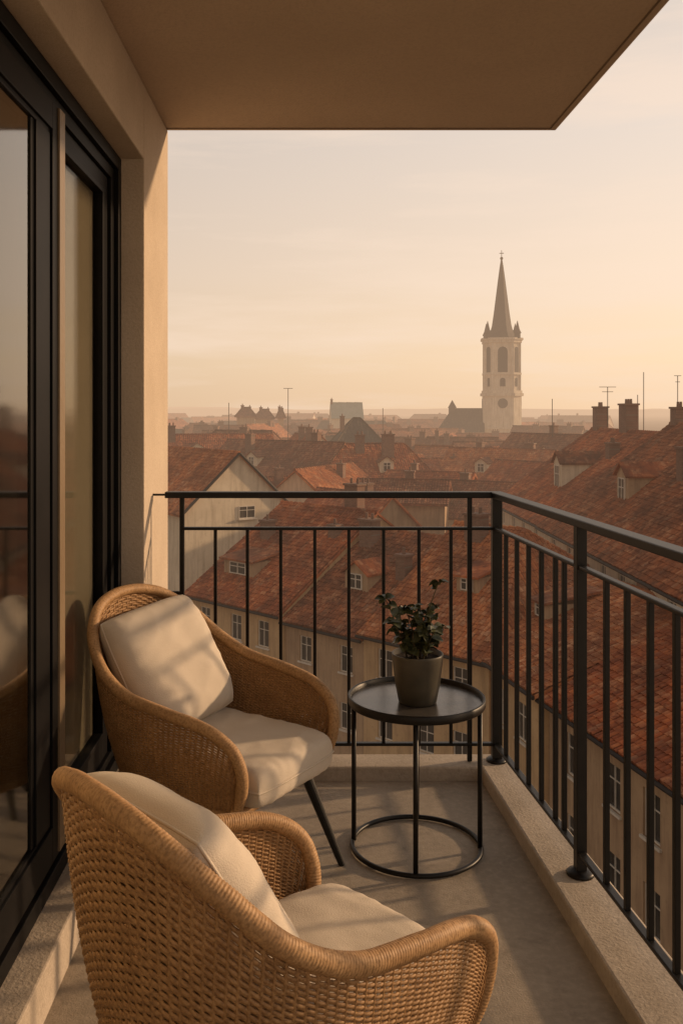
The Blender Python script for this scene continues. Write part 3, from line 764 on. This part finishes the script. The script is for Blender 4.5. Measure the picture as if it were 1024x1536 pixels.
# middle distance houses ------------------------------------------------
def at(px, d): return ((px-VX)/F*d, d)
def zpy(py, d): return EYE - (py-VY)*d/F
mids = [  # px, d, ridge_py, deg, L, W, rise, hipA, hipB, wall, roof, label
 (425, 108, 662, -38, 17, 11, 4.2, 0, 0, 'cream', 'tile_brown_far', 'house with steep brown roof just right of the pale gabled house'),
 (560, 104, 666, 8, 13, 12, 4.4, 2.5, 3, 'tan', 'tile_red_far', 'broad hipped red roof below the dark pyramid roof'),
 (488, 92, 700, 62, 12, 8, 3.2, 0, 0, 'cream', 'tile_orange_far', 'low orange roofed gable in front of the broad hipped red roof'),
 (605, 86, 720, -12, 8, 7, 1.6, 0, 0, 'tan', 'tile_brown_far', 'small house with shallow brown roof above the side table plant'),
 (672, 112, 688, 15, 10, 9, 2.6, 0, 0, 'cream', 'tile_red_far', 'pale walled house below the church nave'),
 (700, 90, 722, -30, 10, 8, 2.8, 1.5, 0, 'cream', 'tile_brown_far', 'brown roofed house directly behind the corner post'),
 (765, 108, 674, -35, 15, 10, 4.0, 0, 2, 'cream', 'tile_orange_far', 'orange roofed house straight below the church tower'),
 (835, 118, 652, -60, 16, 11, 4.6, 0, 0, 'cream', 'tile_brown_far', 'steep brown roof between church tower and tall house'),
 (300, 118, 652, 10, 18, 11, 4.0, 0, 0, 'tan', 'tile_red_far', 'red roofed house right beside the pillar behind the gabled house'),
 (365, 135, 646, -20, 13, 10, 4.0, 2, 2, 'cream', 'tile_brown_far', 'hipped brown roof left of the steep brown roof'),
 (632, 128, 668, -50, 11, 8, 3.4, 0, 0, 'cream', 'tile_orange_far', 'orange gabled roof left of the pale walled house'),
 (535, 150, 627, 4, 10, 13, 5.5, 4.4, 4.4, 'tan', 'slate', 'dark pyramid roof under the long pale green roof'),
 (735, 140, 662, 20, 12, 9, 3.6, 0, 0, 'cream', 'tile_brown_far', 'brown roof at the foot of the church'),
 (462, 124, 652, -72, 11, 7, 3.4, 0, 0, 'cream', 'tile_red_far', 'narrow red gabled house with tall chimney left of the dark pyramid roof'),
 (590, 116, 684, 35, 9, 7, 3.0, 0, 0, 'cream', 'tile_orange_far', 'small orange gable just right of the broad hipped red roof'),
 (645, 97, 708, -25, 9, 7, 2.6, 0, 0, 'tan', 'tile_red_far', 'low red roof between the shallow brown roof and the corner post'),
 (720, 122, 672, 52, 10, 7, 3.0, 0, 0, 'cream', 'tile_red_far', 'small red gable below and left of the church tower'),
 (806, 97, 694, -58, 12, 8, 3.6, 0, 0, 'cream', 'tile_red_far', 'red roof tucked against the left end of the tall houses'),
 (402, 92, 716, 25, 9, 7, 2.8, 0, 0, 'cream', 'tile_brown_far', 'low brown roof just behind the ridge of the courtyard terrace'),
 (530, 80, 738, -50, 9, 6, 2.4, 0, 0, 'tan', 'tile_red_far', 'low red roof peeping over the courtyard terrace ridge'),
 (690, 155, 656, -10, 12, 8, 3.0, 0, 0, 'cream', 'tile_brown_far', 'pale fronted brown roof just below the church nave'),
]
rg = random.Random(11)
for (px, d, rp, dg, L, W, rise, ha, hb, wl, rf, lb) in mids:
    x, y = at(px, d); rz = zpy(rp, d); u = Vector((math.cos(R(dg)), math.sin(R(dg)))); w = Vector((-u.y, u.x))
    P = Vector((x, y)) - u*L/2 - w*W/2
    ch = [(L*rg.uniform(.15,.85), W*rg.choice((.4,.55,.35)), rg.uniform(.6,1.3), .7, rz+rg.uniform(.4,1.3)) for _ in range(rg.randint(1,2))]
    wi = [(1.6+k*2.4, rz-rise-2.3, .9, 1.3) for k in range(int((L-2)/2.4))]
    h_, b_ = house('town_house', lb, 'house', P, dg, L, W, rz-rise, rz, ha, hb, wl, rf, ch, wi, tiles=(d < 125), g=gz(y)-2)
    if d < 125 and L > 12 and rise > 3: dormer(h_, b_, L*rg.uniform(.35,.65), W*.16, rz-rise+rise*.32+.1, 1.5, 1.2, 2.6, 'tile_brown_far', 'cream')
ordn = ['first','second','third','fourth','fifth','sixth','seventh','eighth','ninth','tenth','eleventh','twelfth','thirteenth','fourteenth','fifteenth','sixteenth','seventeenth','eighteenth','nineteenth','twentieth']
tone = {'tile_red_far':'red', 'tile_orange_far':'orange', 'tile_brown_far':'brown', 'slate':'grey'}
rowlog = []
def row(n, x0, x1, d0, d1, py0, py1, L0, L1, words, seed, nwin):
    rr = random.Random(seed)
    for k in range(n):
        px = x0+(x1-x0)*(k+rr.uniform(-.22,.22))/(n-1); d = rr.uniform(d0, d1)
        pr = rr.uniform(py0, py1)
        if 645 < px < 815:
            if d < 200: pr = max(pr, 660)
            elif d < 245: pr = 650; d = 205
        x, y = at(px, d)
        rz = zpy(pr, d); dg = rr.choice((0, 8, -15, 25, -35, 60, -70, 45)); L = rr.uniform(L0, L1); W = rr.uniform(8, 11)
        rise = rr.uniform(2.6, 4.4); rf = rr.choice(('tile_red_far','tile_orange_far','tile_brown_far','tile_brown_far','slate')); wl = rr.choice(('cream','cream','ochre','tan'))
        u = Vector((math.cos(R(dg)), math.sin(R(dg)))); w = Vector((-u.y, u.x)); P = Vector((x, y)) - u*L/2 - w*W/2
        hip = rr.random() < .35
        ch = [(L*rr.uniform(.15,.85), W*.45, rr.uniform(.7,1.5), .8, rz+rr.uniform(.4,1.2)) for _ in range(rr.randint(1,2))]
        wi = [(1.8+q*2.8, rz-rise-2.2, 1.0, 1.3) for q in range(int((L-2)/2.8))] if nwin else []
        h_, b_ = house('town_house', 'town house', 'house', P, dg, L, W, rz-rise, rz,
              2.5 if hip else 0, 2.5 if hip else 0, wl, rf, ch, wi, g=gz(y)-3, group='houses of the old town')
        rowlog.append((h_, words, tone[rf] + (' hipped' if hip else ' gabled'), px))
row(12, 262, 830, 150, 178, 646, 658, 10, 16, 'middle row', 21, True)
row(15, 258, 860, 195, 235, 635, 646, 12, 18, 'upper row', 33, True)
row(17, 256, 880, 260, 330, 628, 637, 14, 24, 'faint row', 45, False)
row(19, 254, 900, 390, 520, 620, 629, 18, 34, 'faintest row', 57, False)

# pale long-roofed hall on the skyline
x, y = at(521, 225)
house('long_hall', 'long hall with pale green copper roof on the skyline left of the church', 'hall', (x-3.9, y), 3, 7.8, 6, zpy(624,225), zpy(604,225), 0, 0, 'cream', 'copper', [(.3, 3.0, .5, .7, zpy(598,225))], [], g=gz(y)-3, og=.05)
for px, d, tp, wpx, lb in ((368, 205, 611, 26, 'blocky old house with stepped top on the left skyline'), (396, 210, 614, 26, 'squat block beside the stepped house on the left skyline'), (421, 208, 613, 9, 'narrow tower like block on the left skyline')):
    x, y = at(px, d); w = wpx/F*d
    r_, b_ = house('old_block', lb, 'building', (x-w/2, y), 2, w, 6, zpy(tp+12, d), zpy(tp, d), w*.3, w*.3, 'tan', 'tile_brown_far', [(w*.3, 3, .7, .7, zpy(tp-4, d)), (w*.72, 3, .6, .7, zpy(tp-2, d))], [], g=gz(y)-3)

# ------------------------------------------------------------ church
D = 230.0; k_ = D/F
cx, cy = at(752, D)
def cz(py): return EYE+(VY-py)*k_
cb0 = gz(D)-3
ch = empty('church', (cx, cy, cb0), R(-8), 'stone church with tall slender spire rising over the rooftops', 'church')
def cs(a, c): return [(a,-a+c),(a,a-c),(a-c,a),(-a+c,a),(-a,a-c),(-a,-a+c),(-a+c,-a),(a-c,-a)]
def cprism(mb, px_w, py0, py1, cf=.22): a = px_w*k_/2; mb.prism(cs(a, a*2*cf), cz(py1)-cb0, cz(py0)-cb0)
mb = MB(); a = 56*k_/2; mb.prism(cs(a, a*.44), 0, cz(594)-cb0); mb.build('tower_shaft', M['stone'], ch)
for w_, p0, p1 in ((62,590,594),(58,586,590),(56,559.5,562.5),(62,640,643),(61,508,511),(57,511,515)):
    mb = MB(); cprism(mb, w_, p0, p1); mb.build('cornice', M['stone'], ch)
mb = MB(); cprism(mb, 51, 515, 586); mb.build('belfry', M['stone'], ch)
a = 51*k_/2; c_ = a*.44
for r4 in range(4):
    rm = Matrix.Rotation(R(90*r4), 4, 'Z')
    for sx in (-1, 1):
        mb = MB(); mb.box(sx*(a-c_)-.30, sx*(a-c_)+.30, -a-.28, -a+.2, cz(586)-cb0, cz(515.2)-cb0, rm); mb.build('pilaster', M['stone'], ch)
def arch(mb, w, h, y, z, mtx, dep=.12):
    pts = [(-w/2,0),(w/2,0)] + [(w/2*math.cos(t), h-w/2+w/2*math.sin(t)) for t in [math.pi*i/10 for i in range(11)]]
    b = len(mb.v); n = len(pts)
    for yy in (y-dep, y+.05): mb.v += [tuple(mtx @ Vector((p[0], yy, z+p[1]))) for p in pts]
    mb.f.append(tuple(b+i for i in range(n)))
    for i in range(n): j = (i+1) % n; mb.f.append((b+j, b+i, b+n+i, b+n+j))
for q in range(8):
    rm = Matrix.Rotation(R(45*q), 4, 'Z'); diag = q % 2
    yy = -a if not diag else -(a*math.sqrt(2) - c_/math.sqrt(2))
    wd = 2.3 if not diag else 1.25
    mb = MB(); arch(mb, wd+.5, 6.6, yy, cz(560)-cb0, rm, .10); o_ = mb.build('arch_surround', M['stone'], ch)
    mb = MB(); arch(mb, wd, 6.2, yy, cz(559)-cb0, rm, .16); mb.build('belfry_opening', M['dark'], o_)
    mb = MB(); arch(mb, wd*.55, 2.1, yy, cz(580)-cb0, rm, .10); mb.build('small_window', M['dark'], ch)
for q in range(4):
    rm = Matrix.Rotation(R(90*q), 4, 'Z'); a2 = 56*k_/2
    mb = MB()
    mb.v = [tuple(rm @ Vector((1.2*math.cos(t), -a2-yy2, cz(605)-cb0+1.2*math.sin(t)))) for yy2 in (.15, -.05) for t in [2*math.pi*i/20 for i in range(20)]]
    mb.f = [tuple(range(20))] + [((i+1)%20, i, 20+i, 20+(i+1)%20) for i in range(20)]
    mb.build('clock', M['clock'], ch)
mb = MB()
sp = [(508.5,25),(505,21.5),(498,18),(488,15.2),(470,12.4),(445,9.1),(420,5.8),(400,3.0),(388,1.0)]
mb.loft([[(w*k_*math.cos(R(22.5+45*i)), w*k_*math.sin(R(22.5+45*i)), cz(py)-cb0) for i in range(8)] for py, w in sp]); mb.build('spire', M['spire'], ch)
for sx in (-1,1):
    for sy in (-1,1):
        x_, y_ = sx*3.55, sy*3.55
        mb = MB(); mb.lathe([(.75,cz(509)-cb0),(.75,cz(502)-cb0),(.95,cz(501)-cb0),(.55,cz(496)-cb0),(.05,cz(483)-cb0)], x_, y_, 8); mb.build('pinnacle', M['spire'], ch)
for q in range(4):
    rm = Matrix.Rotation(R(90*q), 4, 'Z'); mb = MB()
    mb.v = [tuple(rm @ Vector(p)) for p in ((-1.5,-4.2,cz(508)-cb0),(1.5,-4.2,cz(508)-cb0),(0,-4.1,cz(495)-cb0),(0,-1.2,cz(495)-cb0),(-1.5,-2,cz(508)-cb0),(1.5,-2,cz(508)-cb0))]
    mb.f = [(0,1,2),(1,5,3,2),(4,0,2,3)]; mb.build('gablet', M['spire'], ch)
mb = MB(); mb.lathe([(.28,cz(389)-cb0),(.4,cz(387)-cb0),(.28,cz(385.5)-cb0),(.09,cz(385)-cb0),(.07,cz(375)-cb0)], 0, 0, 8); mb.box(-.55,.55,-.07,.07,cz(380)-cb0,cz(379)-cb0); mb.build('cross', M['dark'], ch)
mb = MB(); mb.box(-15.5,-4.4,-4.5,6,0,cz(645)-cb0); mb.build('nave_wall', M['stone'], ch)
mb = MB(); mb.box(4.3,13,-3,6,0,cz(655)-cb0); mb.build('choir_wall', M['stone'], ch)
mb = MB(); e, r = cz(648)-cb0, cz(612)-cb0
for f in ([(-16,-5,e),(-4.3,-5,e),(-4.3,.75,r),(-12.0,.75,r)], [(-4.3,6.5,e),(-16,6.5,e),(-12.0,.75,r),(-4.3,.75,r)], [(-16,6.5,e),(-16,-5,e),(-12.0,.75,r)]):
    mb.face(f, [(p[0], p[2]*1.3) for p in f])
nr = mb.build('nave_roof', M['slate'], ch)
mb = MB(); e2, r2 = cz(655)-cb0, cz(640)-cb0
for f in ([(4.3,-3.5,e2),(13.5,-3.5,e2),(13.5,1.5,r2),(4.3,1.5,r2)], [(13.5,6.5,e2),(4.3,6.5,e2),(4.3,1.5,r2),(13.5,1.5,r2)]): mb.face(f, [(p[0], p[2]*1.3) for p in f])
mb.build('choir_roof', M['slate'], ch)
mb = MB(); mb.lathe([(.9,cz(622)-cb0),(.9,cz(612)-cb0),(1.1,cz(611.5)-cb0),(.05,cz(600)-cb0)], -12.0, .75, 8); mb.build('ridge_turret', M['spire'], nr)

# ------------------------------------------------------------ antennas
def antenna(px, pyt, pyb, d, lb, bars=2, bw=1.2, rot=0):
    x, y = at(px, d); z0, z1 = zpy(pyb, d), zpy(pyt, d); t = .0004*d
    r_ = empty('roof_antenna', (x, y, z0), rot, lb, 'antenna')
    mb = MB(); mb.tube([(0,0,0),(0,0,z1-z0)], t, 6); mb.build('mast', M['dark'], r_)
    for b in range(bars):
        mb = MB(); z = (z1-z0)*(.995-.12*b); w = bw*(1-.35*b)
        mb.box(-w/2, w/2, -t*.7, t*.7, z-t*.7, z+t*.7); mb.build('crossbar', M['dark'], r_)
antenna(432, 582, 660, 150, 'thin roof antenna with crossbar above the left rooftops', 1, 1.5)
antenna(343, 604, 650, 160, 'short thin mast near the pillar on the skyline', 0)
antenna(911, 580, 640, 78, 'roof antenna with crossbar between the two left chimneys of the tall houses', 2, 1.4)
antenna(965, 558, 645, 74, 'tallest thin mast on the ridge of the tall house', 0)
antenna(956, 592, 645, 74.5, 'shorter mast beside the tallest mast on the tall house', 0)
antenna(1016, 563, 640, 66, 'thin antenna above the rightmost chimney', 2, .5)
antenna(828, 598, 655, 118, 'thin mast right of the church', 0)
antenna(574, 612, 650, 170, 'tiny mast between the pale green roof and the church', 0)

# ------------------------------------------------------------ labels for the far houses: count along each row those in sight
def place(px):
    for lim, w in ((330, 'by the pillar'), (440, 'below the stepped blocks'), (500, 'left of pyramid roof'), (590, 'around the pyramid roof'), (655, 'left of the church'), (790, 'at the church foot'), (2000, 'right of the church')):
        if px < lim: return w
bpy.context.view_layer.update()
dg_ = bpy.context.evaluated_depsgraph_get(); sc = bpy.context.scene
def seen(h):
    own = {c.name for c in h.children} | {g.name for c in h.children for g in c.children}
    hits = []
    for c in h.children:
        if not c.name.startswith(('roof', 'wall')): continue
        vs = [c.matrix_world @ v.co for v in c.data.vertices][:60]
        pts = vs + [(a+b)/2 for a, b in zip(vs, vs[2:])]
        for p in pts:
            o = Vector((0,0,EYE)); dv = p-o; dv.normalize()
            px = VX+F*p.x/p.y; py = VY-F*(p.z-EYE)/p.y
            if not (0 < px < 1024 and 0 < py < 1536): continue
            st = o; ok = False
            for _ in range(3):
                hit, loc, nn, fi, ob, mm = sc.ray_cast(dg_, st, dv)
                if not hit: break
                if ob.name in own: ok = True; break
                if ob.name.startswith(('baluster','post','top_rail','middle_rail')): st = loc+dv*.06; continue
                break
            if ok: hits.append(px)
    return hits
try:
    rows_ = {}
    for h, words, look, px in rowlog:
        s_ = seen(h)
        if len(s_) >= 2: rows_.setdefault(words, []).append((sum(s_)/len(s_), h, look))
        else: h['label'] = '%s house of the %s %s, mostly hidden' % (look, words, place(px))
    for words, lst in rows_.items():
        lst.sort(key=lambda q: q[0])
        for i, (px, h, look) in enumerate(lst):
            h['label'] = '%s roof %s, %s from left in the %s' % (look, place(px), ordn[i], words)
except Exception as ex:
    print('label pass', ex)
    for i, (h, words, look, px) in enumerate(rowlog): h['label'] = '%s roof %s in the %s' % (look, place(px), words)

# ------------------------------------------------------------ world, sun, camera
sd = Vector((1, .33, .27)).normalized()
W_ = bpy.data.worlds.new('World'); bpy.context.scene.world = W_; W_.use_nodes = True
nt = W_.node_tree; nt.nodes.clear()
sky = N(nt, 'ShaderNodeTexSky', sky_type='NISHITA'); sky.sun_disc = False
sky.sun_elevation = math.asin(sd.z); sky.sun_rotation = math.atan2(sd.x, sd.y); sky.dust_density = 4; sky.air_density = 1.2
skm = mixc(nt, 1.0, sky.outputs[0], (.013, .011, .011), 'MULTIPLY')
g = N(nt, 'ShaderNodeTexCoord').outputs['Generated']
sx = N(nt, 'ShaderNodeSeparateXYZ'); nt.links.new(g, sx.inputs[0])
el = ramp(nt, sx.outputs[2], [(0, (.95, .66, .42)), (.05, (.98, .72, .48)), (.14, (.94, .735, .56)), (.28, (.82, .69, .585)), (.5, (.60, .54, .49)), (1, (.26, .25, .25))])
dt = N(nt, 'ShaderNodeVectorMath', operation='DOT_PRODUCT'); nt.links.new(g, dt.inputs[0]); dt.inputs[1].default_value = tuple(Vector((1,.33,.05)).normalized())
az = N(nt, 'ShaderNodeMapRange'); nt.links.new(dt.outputs['Value'], az.inputs[0]); az.inputs[1].default_value = -.6; az.inputs[2].default_value = 1; az.inputs[3].default_value = .55; az.inputs[4].default_value = 1.26
el2 = mixc(nt, 1.0, el, az.outputs[0], 'MULTIPLY')
mp = N(nt, 'ShaderNodeMapping'); mp.inputs['Scale'].default_value = (1.3, 1.3, 11); mp.inputs['Rotation'].default_value = (.05, .10, 0); nt.links.new(g, mp.inputs[0])
cl = ramp(nt, noise_(nt, 1.9, 7, mp.outputs[0], .58), [(.46, (0,0,0)), (.68, (1,1,1))])
el3 = mixc(nt, math_(nt, 'MULTIPLY', cl, .6), el2, (1.02, .80, .63))
ad = mixc(nt, 1.0, el3, skm, 'ADD')
bg = N(nt, 'ShaderNodeBackground'); bg.inputs[1].default_value = .92; nt.links.new(ad, bg.inputs[0])
wo = N(nt, 'ShaderNodeOutputWorld'); nt.links.new(bg.outputs[0], wo.inputs[0])
sl_ = bpy.data.lights.new('sun', 'SUN'); sl_.energy = 3.6; sl_.angle = R(1.8); sl_.color = (1.0, .67, .39)
so = bpy.data.objects.new('sun', sl_); C.objects.link(so); so.rotation_euler = (-sd).to_track_quat('-Z', 'Y').to_euler()
cam = bpy.data.cameras.new('camera'); co = bpy.data.objects.new('camera', cam); C.objects.link(co)
co.location = (0, 0, EYE); co.rotation_euler = (R(90), 0, 0)
cam.sensor_fit = 'HORIZONTAL'; cam.sensor_width = 36; cam.lens = 36*F/1024
cam.shift_x = (512-VX)/1024; cam.shift_y = -(768-VY)/1024
cam.clip_start = .05; cam.clip_end = 6000
sc = bpy.context.scene; sc.camera = co
sc.view_settings.view_transform = 'Standard'; sc.view_settings.look = 'None'; sc.view_settings.exposure = 0
